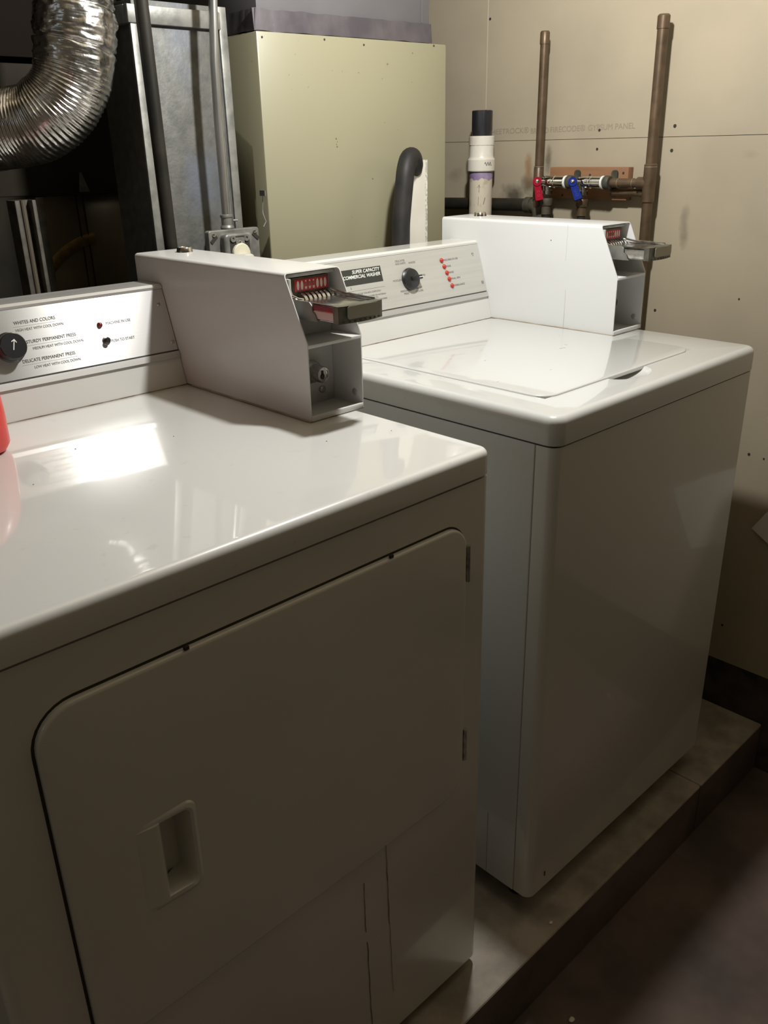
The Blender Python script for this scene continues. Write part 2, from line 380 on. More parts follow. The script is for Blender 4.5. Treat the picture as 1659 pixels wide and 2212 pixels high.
# ------------------------------------------------------------------ dryer
DX0, DX1, DY1 = -.683, 0.0, .685
dr = thing('clothes_dryer', 'white commercial clothes dryer with square front door, nearest the camera on the left', 'dryer', (-.34, .34, PZ))
cab = cabinet(dr, DX0, DX1-.0015, 0, DY1-.004, -.885, -.0375, .012)
b = NB(); slab(b, DX0+.006, DX1-.006, .006, DY1-.01, -.0385, -.0335, .01); obj('lid_gap', b, dull_dark, dr)
b = NB(); slab(b, DX0-.001, DX1, -.0025, DY1, -.0350, 0.0, .018, .0095, .002, n=8); dtop = obj('top_panel', b, enamel_top, dr)
feet(dr, DX0, DX1, 0, DY1, -.885)
# door: dark plate in place of the shaded gap, door skin
dx0, dx1, dz0, dz1 = -.612, -.0525, -.507, -.0875
FY = frame((0, 0, 0), (1, 0, 0), (0, 0, 1))     # local (x, z) plane, +local z towards -y
def yslab(bm, x0, x1, z0, z1, ya, yb_, r, bt=0, bb=0, rs=None, n=8):
    """plate in the XZ plane from y=ya (back) to y=yb_ (front, smaller)"""
    slab(bm, x0, x1, z0, z1, -ya, -yb_, r, bt, bb, n=n, rs=rs, M=FY)
b = NB(); yslab(b, dx0-.0030, dx1+.0030, dz0-.0002, dz1+.0028, .002, -.0004, .04, rs=(.03, .045, .036, .044)); gap_plate = obj('door_gap_shade', b, dull_dark, dr, smooth=0)
b = NB(); yslab(b, dx0, dx1, dz0, dz1, .001, -.0075, .04, .004, 0, rs=(.03, .045, .032, .04)); door = obj('door', b, enamel, dr)
hx0, hx1, hz0, hz1 = -.5425, -.4745, -.3655, -.2565
for o in (cab, gap_plate, door):
    b = NB(); box(b, hx0+.004, hx1-.004, -.03, .028, hz0+.004, hz1-.004, .004); cut(o, b)
# handle recess: raised bead frame and a moulded cup with sloping left wall
b = NB()
def hr(d, y, r, xo=0): return [Vector((p.x, y if y > -.0075 or p.x > hx0+.03 else -.0074-(abs(y)-.0074)*max(0, (p.x-hx0-.012)/.018), p.y)) for p in rr(hx0+d+xo, hx1-d, hz0+d, hz1-d, r, 0, 6)]
loft(b, [hr(-.002, -.0074, .012), hr(-.0005, -.0098, .011), hr(.003, -.0112, .010), hr(.006, -.0098, .009), hr(.0085, -.003, .007),
         [Vector((p.x, .004 if p.x < hx0+.03 else .022, p.z)) for p in hr(.010, 0, .006)]], False, False)
hx = obj('door_handle', b, enamel, door)
b = NB(); M = frame((0, 0, hz0+.0045), (1, 0, 0), (0, 1, 0))
prism(b, [(hx0+.0005, -.0071), (hx0+.022, -.0112), (hx0+.0265, -.0108), (hx0+.030, -.006), (hx0+.036, .021), (hx1-.006, .021), (hx1-.006, .025), (hx0+.006, .025)], hz1-hz0-.009, M)
bevel_all(b, .0028, 3); obj('handle_cup', b, enamel, door)
for za, zb_ in ((-.172, -.121), (-.459, -.406)):
    b = NB(); lathe(b, [(.0028, 0), (.0028, zb_-za)], (-.0458, -.0035, za), (0, 0, 1), 12)
    box(b, -.0515, -.0425, -.0030, .001, za+.004, zb_-.004, .0005)
    obj('door_hinge', b, chrome_worn, dr, label='small dark steel hinge at the right edge of the door')
for x in (-.459, -.185):
    b = NB(); box(b, x-.0028, x+.0028, -.0072, -.004, dz1-.0005, dz1+.0035, .0006); obj('door_catch', b, dull_dark, dr)
# drip marks down the front
def drip(root, pts, wd, m, nrm=(0, -1, 0)):
    b = NB(); N = Vector(nrm); 
    for i in range(len(pts)-1):
        p, q = Vector(pts[i]), Vector(pts[i+1]); s = (q-p).cross(N).normalized()*wd*.5*random.uniform(.5, 1.2)
        loft(b, [[p-s, p+s, p+s+N*.0003, p-s+N*.0003], [q-s, q+s, q+s+N*.0003, q-s+N*.0003]])
    return obj('drip_mark', b, m, root, smooth=0)
dripm = mat('dried_drip', (.17, .12, .075), .7)
def wig(x, z0, z1, n, y, a=.0008, lean=0):
    return [(x+lean*k/n+random.uniform(-a, a), y, z0+(z1-z0)*k/n) for k in range(n+1)]
drip(dr, wig(-.2003, -.512, -.66, 9, -.0006, lean=.003), .0011, dripm); drip(dr, wig(-.197, -.66, -.80, 8, -.0006, lean=.004), .0007, dripm)
drip(dr, wig(-.2422, -.55, -.64, 6, -.0006), .0009, dripm); drip(dr, wig(-.240, -.66, -.83, 9, -.0006, lean=.003), .0012, dripm)
# dirt specks on the top
for (x, y, r) in ((-.3676, .3857, .0014), (-.2531, .3367, .001), (-.128, .17, .0012), (-.04, .14, .0008), (-.46, .30, .001)):
    b = NB(); lathe(b, [(r, 0), (r*.7, .0006)], (x, y, -.0001), (0, 0, 1), 8); obj('dirt_speck', b, dripm, dtop)
ZB, YB = 0.0, .5635
cp = console(dr, DX0+.004, -.0902, YB, ZB, brushed, silver, silver)
for (x, z) in ((-.1035, .1262), (-.0965, .0680)): pscrew(cp, x, z, ZB, YB)
def T(s, size, x, z, **k): return ptext(cp, s, size, x, z, ZB, YB, **k)
T('MACHINE IN USE', .0060, -.1995, .1100, sx=.90); T('PUSH TO START', .0060, -.1985, .0842, sx=.90)
for (s1, s2, x, z, wd) in (('WHITES AND COLORS', 'HIGH HEAT WITH COOL DOWN', -.3350, .1290, .060), ('STURDY PERMANENT PRESS', 'MEDIUM HEAT WITH COOL DOWN', -.3250, .1020, .077), ('DELICATE PERMANENT PRESS', 'LOW HEAT WITH COOL DOWN', -.3385, .0770, .082)):
    T(s1, .0068, x, z, m=ink, sx=.88); T(s2, .0054, x+(.0 if s1[0] == 'W' else .0065 if s1[0] == 'S' else .0145), z-.0098, m=ink_soft, sx=.88); prect(cp, 'printed_rule', x-.002, x+wd, z-.0052, z-.0049, ZB, YB, ink_soft)
b = NB(); p = panel_pt(-.2098, .1094, ZB, YB, 0); lathe(b, [(.0042, 0), (.0044, .0012), (.0038, .003), (.0022, .0048), (.0005, .0055)], p, PN, 18); obj('indicator_lamp', b, redlamp_dark, dr, label='dark red domed lamp')
b = NB(); p = panel_pt(-.2061, .0860, ZB, YB, 0); lathe(b, [(.0062, 0), (.0064, .0015), (.0046, .0022)], p, PN, 20); pb = obj('start_button', b, chrome_worn, dr)
b = NB(); lathe(b, [(.0042, .001), (.0042, .0075), (.003, .0085)], p, PN, 18); obj('button_cap', b, black, pb)
b = NB(); p = panel_pt(-.350, .0985, ZB, YB, 0)
lathe(b, [(.0215, 0), (.0215, .004), (.0195, .006), (.0188, .017), (.0175, .0185), (.004, .0185)], p, PN, 40); kn = obj('control_knob', b, black, dr, label='round black cycle knob with white arrow')
b = NB(); Mk = frame(p+PN*.0186, PX*.95-PV*.31, PV*.95+PX*.31)
prism(b, [(-.0006, -.006), (.0006, -.006), (.0006, .007), (.0036, .0045), (.0036, .006), (.0, .0095), (-.0036, .006), (-.0036, .0045), (-.0006, .007)], .0004, Mk); obj('knob_arrow', b, whitep, kn, smooth=0)

# ------------------------------------------------------------------ washer
WX0, WX1, WY0, WY1, WT, WL, WB = .1214, .7262, -.0116, .672, .0109, -.0315, -.857
wa = thing('washing_machine', 'white top-loading commercial washer standing by the bare drywall, behind the dryer', 'washing machine', (.42, .33, PZ))
b = NB(); slab(b, WX0+.0015, WX1-.0015, WY0+.0005, WY0+.034, WB, WL-.002, .012, 0, .004, rs=(.016, .016, .001, .001)); obj('front_panel', b, enamel, wa)
b = NB(); slab(b, WX0+.0015, WX1-.0015, WY0+.0352, WY1-.004, WB, WL-.002, .002, 0, .002); obj('cabinet', b, mat('side_enamel', (.60, .615, .61), .36, coat=.5, coatr=.1, bump=.04, bscale=700), wa)
b = NB(); slab(b, WX0+.004, WX1-.004, WY0+.004, WY1-.01, WB+.01, WL+.004, .01); obj('inner_gap', b, dull_dark, wa)
b = NB(); slab(b, WX0, WX1, WY0-.002, WY1, WL, WT, .022, .012, .002, n=8); wtop = obj('top_panel', b, enamel_top2, wa)
b = NB(); box(b, .190, .618, .0588, .5075, WT-.004, WT+.01, .0); cut(wtop, b)
b = NB(); g = bmesh.ops.create_uvsphere(b, u_segments=36, v_segments=18, radius=1)
for v in g['verts']: v.co = Vector((.402+v.co.x*.056, .0560+v.co.y*.034, WT+.004+v.co.z*.0150))
cut(wtop, b)
b = NB(); slab(b, .1875, .6215, .0555, .510, WT-.0035, WT-.0025, .03); obj('lid_seam', b, enamel_grey, wa)
b = NB(); slab(b, .1880, .6205, .0560, .5095, WT-.003, WT+.0026, .03, .0028, 0, n=8, rs=(.03, .035, .02, .02)); lid = obj('lid', b, enamel_top2, wa)
for (x, y, l, a) in ((.5613, .2976, .008, .5), (.4729, .2279, .006, -.4), (.2139, .165, .003, .2), (.50, .24, .004, 1.2), (.31, .27, .002, 0), (.33, .15, .002, 0)):
    b = NB(); box(b, -l, l, -.0006, .0006, 0, .0003, M=Matrix.Translation((x, y, WT+.0026)) @ Matrix.Rotation(a, 4, 'Z')); obj('scratch_mark', b, enamel_grey, lid, smooth=0)
feet(wa, WX0, WX1, WY0, WY1, WB)
b = NB(); box(b, .1222, .1228, .083, .0835, WB+.002, -.72); obj('side_streak', b, mat('side_scratch', (.33, .33, .32), .6), wa)
b = NB(); box(b, .165, .1675, WY0-.001, WY0+.001, -.8285, -.8185); obj('paint_chip', b, rustc and dripm, wa)
YB2, ZB2 = .5175, WT
cp2 = console(wa, .124, .6275, YB2, ZB2, panel_paint, silver, enamel)
for (x, z) in ((.6065, .1405), (.6195, .0843)): pscrew(cp2, x, z, ZB2, YB2)
names = ['MACHINE IN USE', 'SOAK', 'RINSE', 'FINAL SPIN', 'UNBALANCE']
for i, (x, z) in enumerate(((.5098, .1368), (.5141, .1248), (.5183, .1126), (.5213, .1005), (.5257, .0872))):
    b = NB(); p = panel_pt(x, z, ZB2, YB2, 0); lathe(b, [(.0046, 0), (.0047, .002), (.0038, .0036), (.002, .0046)], p, PN, 18); obj('indicator_lamp', b, redlamp, wa, label='round orange red lamp')
    ptext(cp2, names[i], .0056, x+.0062, z-.0002, ZB2, YB2)
prect(cp2, 'black_label', .2350, .3420, .1165, .1440, ZB2, YB2, blackblock)
text('printed_text', 'SUPER CAPACITY\nCOMMERCIAL WASHER', .0088, panel_pt(.3375, .1345, ZB2, YB2, .0012), PX, PV, whitep, cp2, 'RIGHT', 1.0, .0001, .00012, shear=.25)
prect(cp2, 'printed_rule', .238, .3425, .1068, .1072, ZB2, YB2, ink)
for s, x, z in (('VACATE THE TUB AND COMPLETELY', .331, .1010), ('FLAMMABLE FUMES OR MATERIALS', .342, .0945), ('SUCH AS GASOLINE, ETC.', .322, .0905), ('BEFORE WASHING MACHINE', .342, .0862)):
    ptext(cp2, s, .0042, x, z, ZB2, YB2, align='RIGHT')
ptext(cp2, '5', .006, .2575, .112, ZB2, YB2)
for s, x, z in (('DELICATES\nAND KNITS', .3955, .1415), ('WHITES', .4265, .1410), ('COLORS', .4460, .1155), ('BRIGHT\nCOLORS', .4315, .0880), ('PERMANENT\nPRESS', .3950, .0870), ('WOOLENS', .3790, .1130)):
    ptext(cp2, s, .0052, x, z+(.003 if '\n' in s else 0), ZB2, YB2, align='CENTER')
b = NB(); p = panel_pt(.4115, .1120, ZB2, YB2, 0)
lathe(b, [(.0212, 0), (.0212, .004), (.019, .006), (.0185, .010), (.006, .012)], p, PN, 40)
box(b, -.006, .0225, -.0042, .0042, .009, .016, .002, M=frame(p, PX, PV)); kn2 = obj('control_knob', b, black, wa, label='round black cycle knob with white pointer line')
b = NB(); box(b, .012, .0228, -.0007, .0007, .0158, .0164, M=frame(p, PX, PV)); obj('knob_pointer', b, whitep, kn2, smooth=0)

# ------------------------------------------------------------------ coin meters
def coin_meter(ox, oy, oz, label, pulled, redside, streak, enamel_case):
    t = thing('coin_meter', label, 'coin meter', (ox, oy, oz), 'coin meters bolted on the machines')
    W, D, H, K, F = .0985, .436, .1974, .1075, .0425
    P = lambda x, y, z: Vector((ox+x, oy+y, oz+z))
    th = .0016; r = .006
    side = [(0, .0015), (D, .0015), (D, H), (F, H), (0, K)]
    # folded steel shell: section (x,z) swept; sides + top as one sheet, front edges cut on the slope
    b = NB()
    def section(inset):
        pts = [(0+inset, .0015)]
        for i in range(6):
            a = PI-i/5*PI/2; pts.append((r+(r-inset)*math.cos(a), H-r+(r-inset)*math.sin(a)))
        for i in range(6):
            a = PI/2-i/5*PI/2; pts.append((W-r+(r-inset)*math.cos(a), H-r+(r-inset)*math.sin(a)))
        pts.append((W-inset, .0015)); return pts
    def fy(z): return 0 if z <= K else F*(z-K)/(H-K)
    so, si = section(0), section(th)
    so = [so[0], (so[0][0], K)]+so[1:-1]+[(so[-1][0], K), so[-1]]; si = [si[0], (si[0][0], K)]+si[1:-1]+[(si[-1][0], K), si[-1]]
    ring = so+si[::-1]
    fr = [P(x, fy(z), z) for x, z in ring]; bk = [P(x, D, z) for x, z in ring]
    loft(b, [fr, bk], False, False)
    n = len(so); vs = list(b.verts); FR = vs[:2*n]; BK = vs[2*n:4*n]
    for i in range(n-1):
        b.faces.new((FR[i], FR[i+1], FR[2*n-2-i], FR[2*n-1-i])); b.faces.new((BK[i], BK[i+1], BK[2*n-2-i], BK[2*n-1-i]))
    obj('case', b, enamel_case, t)
    b = NB(); box(b, ox+.001, ox+W-.001, oy+D-.003, oy+D-.0005, oz+.002, oz+H-.003); obj('rear_plate', b, enamel_grey, t)
    # floor tray with rolled lip and mounting flange
    b = NB(); box(b, ox+th, ox+W-th, oy+.001, oy+D-.004, oz+.0015, oz+.0035); box(b, ox+.001, ox+W-.001, oy-.0015, oy+.003, oz+.0012, oz+.0085, .001)
    obj('bottom_tray', b, enamel_case, t)
    b = NB(); M = Matrix.Identity(4)
    box(b, ox-.0025, ox+W+.0008, oy-.001, oy+.30, oz+.0001, oz+.0022, .0008); obj('base_gasket', b, mat('stained_gasket', (.42, .37, .30), .7, col2=(.2, .14, .08), nscale=40, stretch=(1, .3, 1)), t)
    # inner back plate, shelf
    b = NB(); box(b, ox+.002, ox+W-.002, oy+.0625, oy+.0645, oz+.003, oz+H-.004); obj('inner_plate', b, enamel_grey, t)
    b = NB(); box(b, ox+th, ox+W-th, oy-.0005, oy+.062, oz+K-.0035, oz+K-.0012, .0005); box(b, ox+th, ox+W-th, oy-.001, oy+.001, oz+K-.0055, oz+K-.001, .0004)
    obj('shelf', b, enamel_case, t)
    b = NB(); box(b, ox+.003, ox+W-.003, oy+.050, oy+.062, oz+H-.0085, oz+H-.004, .001); box(b, ox+.003, ox+.0075, oy+.036, oy+.062, oz+.125, oz+H-.008, .0006)
    obj('housing_bracket', b, enamel_grey, t)
    # cabinet lock in the coin vault opening
    b = NB(); c = P(.0545, .0625, .0515)
    lathe(b, [(.0175, .0), (.0165, -.004), (.0125, -.008), (.0118, -.026), (.0105, -.028), (.0095, -.028), (.0090, -.0255), (.003, -.0255)], c, (0, 1, 0), 30)
    lk = obj('vault_lock', b, chrome_worn, t)
    b = NB(); Mh = frame(c+Vector((0, -.0257, 0)), (1, 0, 0), (0, 0, 1))
    prism(b, [(-.0035*math.cos(a)*1.0, -.003+.0045*math.sin(a)) for a in [i*PI/8 for i in range(16)]], .0006, Mh)
    box(b, -.0016, .0016, 0, .0058, 0, .0006, M=Mh); obj('keyhole', b, dull_dark, lk, smooth=0)
    for (x, z, rad) in ((.073, .022, .0055), (.052, .099, .003)):
        b = NB(); lathe(b, [(rad, 0), (rad, -.003), (rad*.6, -.005)], P(x, .0625, z), (0, 1, 0), 16); obj('screw', b, chrome_worn, t)
    b = NB(); lathe(b, [(.0052, -.0008), (.0052, .0006), (.004, .0012)], P(W-th, .016, .0215), (-1, 0, 0), 18); obj('side_plug', b, silver, t)
    # chrome button lock on the top rear
    b = NB(); lathe(b, [(.0135, 0), (.0120, .006), (.0110, .0075), (.0095, .0075), (.009, .0068), (.002, .0068)], P(.062, .383, H), (0, 0, 1), 28)
    obj('top_lock', b, chrome, t)
    # coin slide: red price plate with oval slots, comb of fingers, tray, end grip
    lx0, lx1, lz0, lz1 = .0265, .0865, .1685, .1845
    b = NB(); box(b, ox+lx0-.003, ox+lx1+.002, oy+.0545, oy+.0625, oz+.160, oz+.187, .0006); ch = obj('coin_chute', b, dull_metal, t)
    b = NB(); box(b, ox+lx0, ox+lx1, oy+.0535, oy+.0548, oz+lz0, oz+lz1, .0004); obj('price_plate', b, redlabel, ch, label='red plate with eight white ovals')
    for i in range(8):
        cx = lx0+.006+i*(lx1-lx0-.0115)/7
        b = NB(); Mo = frame(P(cx, .0534, (lz0+lz1)/2), (1, 0, 0), (0, 0, 1))
        if i in (2, 3, 4):
            prism(b, [(.0022*math.cos(a), .0062*math.sin(a)) for a in [k*PI/12 for k in range(24)]], .0002, Mo)
            obj('coin_oval', b, ovalm, ch, smooth=0)
            b = NB(); box(b, -.0021, .0021, -.0024, .0040, .0002, .0004, M=Mo); obj('oval_legend', b, mat('legend', (.30, .08, .07), .6) if i == 2 and redside else bpy.data.materials.get('legend', ink_soft), ch, smooth=0)
        else:
            prism(b, [(.0022*math.cos(a), .0062*math.sin(a)) for a in [k*PI/12 for k in range(24)]], .0002, Mo); obj('coin_oval', b, ovalm, ch, smooth=0)
    y0 = .0-pulled
    sx0, sx1, sz0, sz1 = .012, .088, .1405, .1605
    b = NB()
    box(b, ox+sx0, ox+sx1, oy+y0, oy+.055, oz+sz1-.0035, oz+sz1-.0010, .0006)
    box(b, ox+sx0, ox+sx0+.0022, oy+y0, oy+.055, oz+sz0, oz+sz1+.0015, .0007); box(b, ox+sx1-.0022, ox+sx1, oy+y0, oy+.055, oz+sz0, oz+sz1+.0015, .0007)
    box(b, ox+sx0, ox+sx1, oy+y0, oy+.055, oz+sz0, oz+sz0+.002, .0006)
    for i in range(2): box(b, ox+sx0+.008+i*.056, ox+sx0+.012+i*.056, oy+y0+.006, oy+.03, oz+sz1-.0015, oz+sz1-.0002, .0005)
    sl = obj('coin_slide', b, chrome_worn, t)
    b = NB()
    if redside:
        box(b, ox+sx0-.0006, ox+sx0+.0002, oy+y0+.002, oy+y0+.062, oz+sz1-.0075, oz+sz1-.001); box(b, ox+sx0-.0006, ox+sx0+.0002, oy+y0+.001, oy+y0+.0025, oz+sz0+.001, oz+sz1-.001)
        obj('red_side_stripe', b, mat('dark_red_stripe', (.20, .025, .03), .3, coat=.5), sl, smooth=0)
    b = NB() if redside else b
    if redside:
        box(b, ox+sx0-.0008, ox+sx0+.0002, oy+y0+.0025, oy+y0+.060, oz+sz0+.0015, oz+sz1-.0085); obj('pink_side_panel', b, mat('pinkish_side', (.62, .46, .44), .3, .3), sl, smooth=0)
    # end grip: bowed cap with notched lower edge
    b = NB(); top = []; nseg = 10
    for k in range(nseg+1):
        u = k/nseg; x = sx0-.001+u*(sx1-sx0+.002); yb_ = y0-.007-.006*math.sin(PI*u); top.append((x, yb_))
    poly = [(x, y) for x, y in top]+[(sx1+.001, y0+.003), (sx0-.001, y0+.003)]
    M = frame(P(0, 0, sz0-.0012), (1, 0, 0), (0, 1, 0)); prism(b, poly, sz1-sz0+.0024, M); bevel_all(b, .0012)
    gp = obj('slide_grip', b, dull_metal, sl)
    for k in range(8):
        u = (k+.7)/8.6; x = sx0+u*(sx1-sx0); yy = y0-.007-.006*math.sin(PI*u)
        b = NB(); box(b, ox+x-.0014, ox+x+.0014, oy+yy-.0006, oy+yy+.0006, oz+sz0+.0002, oz+sz0+.0022); obj('grip_notch', b, dull_dark, sl, smooth=0)
    b = NB(); bx = [(p[0], p[1]) for p in rr(sx0+.010, sx1-.010, sz0+.0045, sz1+.001, .004, 0)]
    prism(b, bx, .0012, frame(P(0, y0-.0122, 0), (1, 0, 0), (0, 0, 1))); bevel_all(b, .0004); obj('grip_pad', b, mat('grip_wear', (.30, .29, .23), .38, .7), sl)
    # side guide plate, steel grey with stepped edge
    b = NB(); M = frame(P(sx0-.0022, 0, 0), (0, 1, 0), (0, 0, 1))
    prism(b, [(.054, .138), (.054, .1625), (.003, .1625), (-.002, .158), (-.0025, .151), (-.008, .147), (-.012, .140), (-.014, .138)], .0014, M); obj('guide_plate', b, galv_plain, t, smooth=0)
    # comb of seven bright fingers
    for i in range(7):
        x = lx0+.0055+i*(lx1-lx0-.011)/6.2
        b = NB(); Mf = frame(P(x, 0, 0), (0, 1, 0), (0, 0, 1))
        prism(b, [(.053, .159), (.053, .166), (.047, .1665), (.040, .163), (.036, .1572), (.039, .1572), (.043, .161)], .0048, Mf); bevel_all(b, .0004); obj('comb_finger', b, chrome, sl)
    b = NB(); tube(b, [P(.0135, .050, .187), P(.0125, .046, .175), P(.0115, .040, .166)], .0016, 10); tube(b, [P(.0115, .040, .166), P(.018, .036, .162), P(.026, .036, .160)], .0022, 10); obj('return_wire', b, chrome, t)
    b = NB(); tube(b, [P(sx1-.004, .045, .168), P(sx1-.004, .02, .1645), P(sx1-.003, y0+.004, .1628)], .0018, 8); obj('guide_rod', b, chrome_worn, t)
    if streak:
        drip(t, [(ox-.0001, oy+.115+random.uniform(-.0006, .0006), oz+z) for z in (.1955, .185, .178, .165, .150, .130)], .0008, mat('faint_streak', (.60, .59, .57), .6), (-1, 0, 0))
        drip(t, [(ox-.0001, oy+.112+random.uniform(-.0006, .0006), oz+z) for z in (.075, .06, .045, .03, .004)], .0012, mat('faint_streak', (.57, .56, .53), .6), (-1, 0, 0))
        b = NB(); lathe(b, [(.0013, 0), (.0006, .0006)], (ox, oy+.152, oz+.165), (-1, 0, 0), 10); obj('paint_speck', b, ink_soft, t)
    return t
coin_meter(-.0894, .2474, .0002, 'grey-looking white steel coin meter with red price plate on the dryer top', .046, True, False, enamel_case)
coin_meter(.6278, .2236, WT+.0002, 'bright white steel coin meter with a faint vertical streak on the washer top', .046, False, True, enamel_case2)

# ------------------------------------------------------------------ red jug at the left
jg = thing('detergent_jug', 'red plastic detergent jug cut off by the left edge, on the dryer top', 'jug', (-.492, .475, .0))
b = NB(); jx, jy = -.492, .475
prof = [(.0, .055), (.004, .066), (.012, .070), (.05, .070), (.10, .0675), (.13, .060), (.155, .046), (.17, .03), (.178, .024)]
loft(b, [rr(jx-a*1.0, jx+a*1.0, jy-a*.72, jy+a*.72, a*.5, z, 8) for z, a in prof]); obj('bottle', b, jugm, jg)
b = NB(); lathe(b, [(.024, 0), (.024, .03), (.021, .034), (.005, .034)], (jx, jy, .176)); obj('cap', b, jugcap, jg)
b = NB(); tube(b, smooth_path([(jx-.03, jy, .165), (jx-.065, jy, .165), (jx-.078, jy, .13), (jx-.068, jy, .09)]), .009, 12); obj('handle', b, jugm, jg)

# ------------------------------------------------------------------ furnace and its plenum
PZA, PZB = -1.0665, -.9995      # pad level before the group is sized down
def seat(roots, k, t):
    """bring a group to its true size and place: uniform size k, then offset t"""
    for r in roots:
        for c in [r]+list(r.children_recursive):
            if c.type == 'MESH': c.data.transform(Matrix.Scale(k, 4))
        r.location = Vector(r.location)*k+Vector(t)
FROT = Matrix.Translation((.371, .93, 0)) @ Matrix.Rotation(-.06, 4, 'Z') @ Matrix.Translation((-.371, -.93, 0))
fu = thing('furnace', 'tall cream painted steel furnace cabinet standing behind the washer', 'furnace', (.65, 1.15, PZ))
b = NB(); box(b, .371, .9010, .93, 1.38, PZA, .5675, .0035); obj('cabinet', b, cream, fu)
for (x, z) in ((.5409, .560), (.6485, .5550), (.8600, .5630), (.372+.012, .5665-.01)):
    b = NB(); lathe(b, [(.0021, 0), (.0019, .0012), (.001, .0016)], (x, .93, z), (0, -1, 0), 12); obj('screw', b, dull_dark, fu)
b = NB()
for (x, z, s) in ((.5621, .3672, .0022), (.565, .361, .0012), (.5625, .356, .0013), (.564, .351, .0022), (.6645, .2807, .002), (.632, .50, .0013), (.70, .49, .0013), (.79, .485, .001), (.60, .20, .001), (.705, .40, .001), (.745, .385, .0009)):
    lathe(b, [(s, 0), (s*.6, .0004)], (x, .93, z), (0, -1, 0), 8)
obj('dried_spots', b, dripm, fu)
b = NB(); tube(b, [(.3705, .945, .260), (.3695, .950, .235), (.366, .945, .222), (.366, .935, .205), (.355, .93, .195)], .0013, 6); box(b, .3680, .3702, .935, .955, .257, .268); obj('torn_wire_tag', b, galv_plain, fu)
du = thing('furnace_plenum', 'lilac-grey sheet metal plenum sealed with foil tape on top of the cream furnace', 'duct', (.64, 1.15, .568))
b = NB(); box(b, .385, .860, .945, 1.36, .5680, 1.30, .002); obj('duct_wall', b, plenum_m, du)
b = NB(); n = 60
for (xa, xb, ya, yb_, nm) in ((.372, .862, .9375, .9375, 0), (.372, .372, 1.36, .9375, 1)):
    lo_, hi_ = [], []
    for k in range(n+1):
        u = k/n; x = xa+(xb-xa)*u; y = ya+(yb_-ya)*u
        w1 = noise.noise(Vector((u*14, nm, 0)))*.002; wob = noise.noise(Vector((u*40, nm, 3)))*.0012
        lo_.append(Vector((x+(wob if nm else 0), y+(0 if nm else wob), .569+w1))); hi_.append(Vector((x+(wob if nm else 0)+.006*nm, y+(0 if nm else wob)+.004*(1-nm), .6085+w1*1.5)))
    A = [b.verts.new(p) for p in lo_]; B = [b.verts.new(p) for p in hi_]
    D_ = Vector((.003, 0, 0)) if nm else Vector((0, .003, 0))
    A2 = [b.verts.new(p+D_) for p in lo_]; B2 = [b.verts.new(p+D_) for p in hi_]
    for k in range(n):
        b.faces.new((A[k], A[k+1], B[k+1], B[k])); b.faces.new((A2[k], A2[k+1], B2[k+1], B2[k])); b.faces.new((B[k], B[k+1], B2[k+1], B2[k])); b.faces.new((A[k], A[k+1], A2[k+1], A2[k]))
    b.faces.new((A[0], B[0], B2[0], A2[0])); b.faces.new((A[n], B[n], B2[n], A2[n]))
obj('foil_tape', b, tape_m, du)
b = NB(); box(b, .8335, .8355, .9435, .947, .61, 1.28); obj('sheet_seam', b, plenum_m, du)

bpy.context.view_layer.update()
for r_ in (fu, du):
    r_.matrix_world = FROT @ r_.matrix_world
seat((fu, du), .886, (-.0917, -.0738, .0399))

# ------------------------------------------------------------------ galvanised duct, conduit, outlet box, black pipe
ga = thing('galvanised_duct', 'mottled galvanised steel return-air duct with top flange, behind the black pipe', 'duct', (.19, 1.05, PZ))
b = NB(); box(b, .0935, .2905, .92, 1.06, -1.0185, .60, .0015)
gd = obj('duct_wall', b, galv, ga)
gd.data.transform(Matrix.Translation((-0, 0, 0)))
b = NB(); box(b, .0845, .0995, .914, .9205, -.9, .562, .001); box(b, .262, .2665, .9165, .9205, -.9, .562, .001); box(b, .2735, .2915, .915, .9205, -.9, .60, .001); obj('standing_seam', b, galv_plain, ga)
b = NB(); box(b, .0795, .2750, .911, .925, .5605, .5905, .002); box(b, .079, .093, .925, 1.058, .5605, .5905, .002); obj('top_flange', b, galv_plain, ga)
bl = thing('black_pipe', 'dark steel gas pipe running up in front of the galvanised duct', 'pipe', (0, .702, PZ))
b = NB(); tube(b, [(-.0088, .702, PZ), (-.0093, .702, .2), (-.0140, .702, .6), (-.0155, .702, 1.41)], .0110, 20); obj('pipe', b, iron, bl)
ob_ = thing('outlet_box', 'square galvanised steel outlet box with plug fixed to the duct', 'outlet', (.222, .88, .15))
b = NB(); yslab(b, .160, .2800, .088, .2050, .858, .845, .005, .002, 0); yslab(b, .200, .2560, .098, .1920, .914, .857, .005, 0, 0); obj('box', b, galv_plain, ob_)
b = NB(); yslab(b, .1855, .2535, .08, .1985, .846, .829, .010, .006, 0); rc = obj('raised_cover', b, galv_plain, ob_, )
for x in (.172, .270):
    b = NB(); lathe(b, [(.0042, 0), (.004, .0018), (.0015, .0025)], (x, .8445, .197), (0, -1, 0), 12); obj('cover_screw', b, chrome_worn, ob_)
    b = NB(); s = 1 if x < .2 else -1; box(b, -.009, .009, -.0035, .0035, 0, .0012, .0, M=frame((x-.001*s, .8448, .1885), (1, 0, s*.9), (-s*.9, 0, 1))); obj('slot', b, dull_dark, ob_, smooth=0)
b = NB(); yslab(b, .197, .2435, .075, .193, .8292, .8282, .008); obj('cover_opening', b, dull_dark, ob_, smooth=0)
b = NB(); yslab(b, .2095, .2300, .1640, .1900, .8285, .8255, .003, .0008)
for x in (.2035, .2355): lathe(b, [(.0062, 0), (.0062, .003), (.0028, .003), (.0028, .001)], (x, .8285, .1885), (0, -1, 0), 18)
box(b, .2055, .2335, .8258, .8283, .1835, .1890, .0005)
obj('receptacle_yoke', b, galv_plain, ob_)
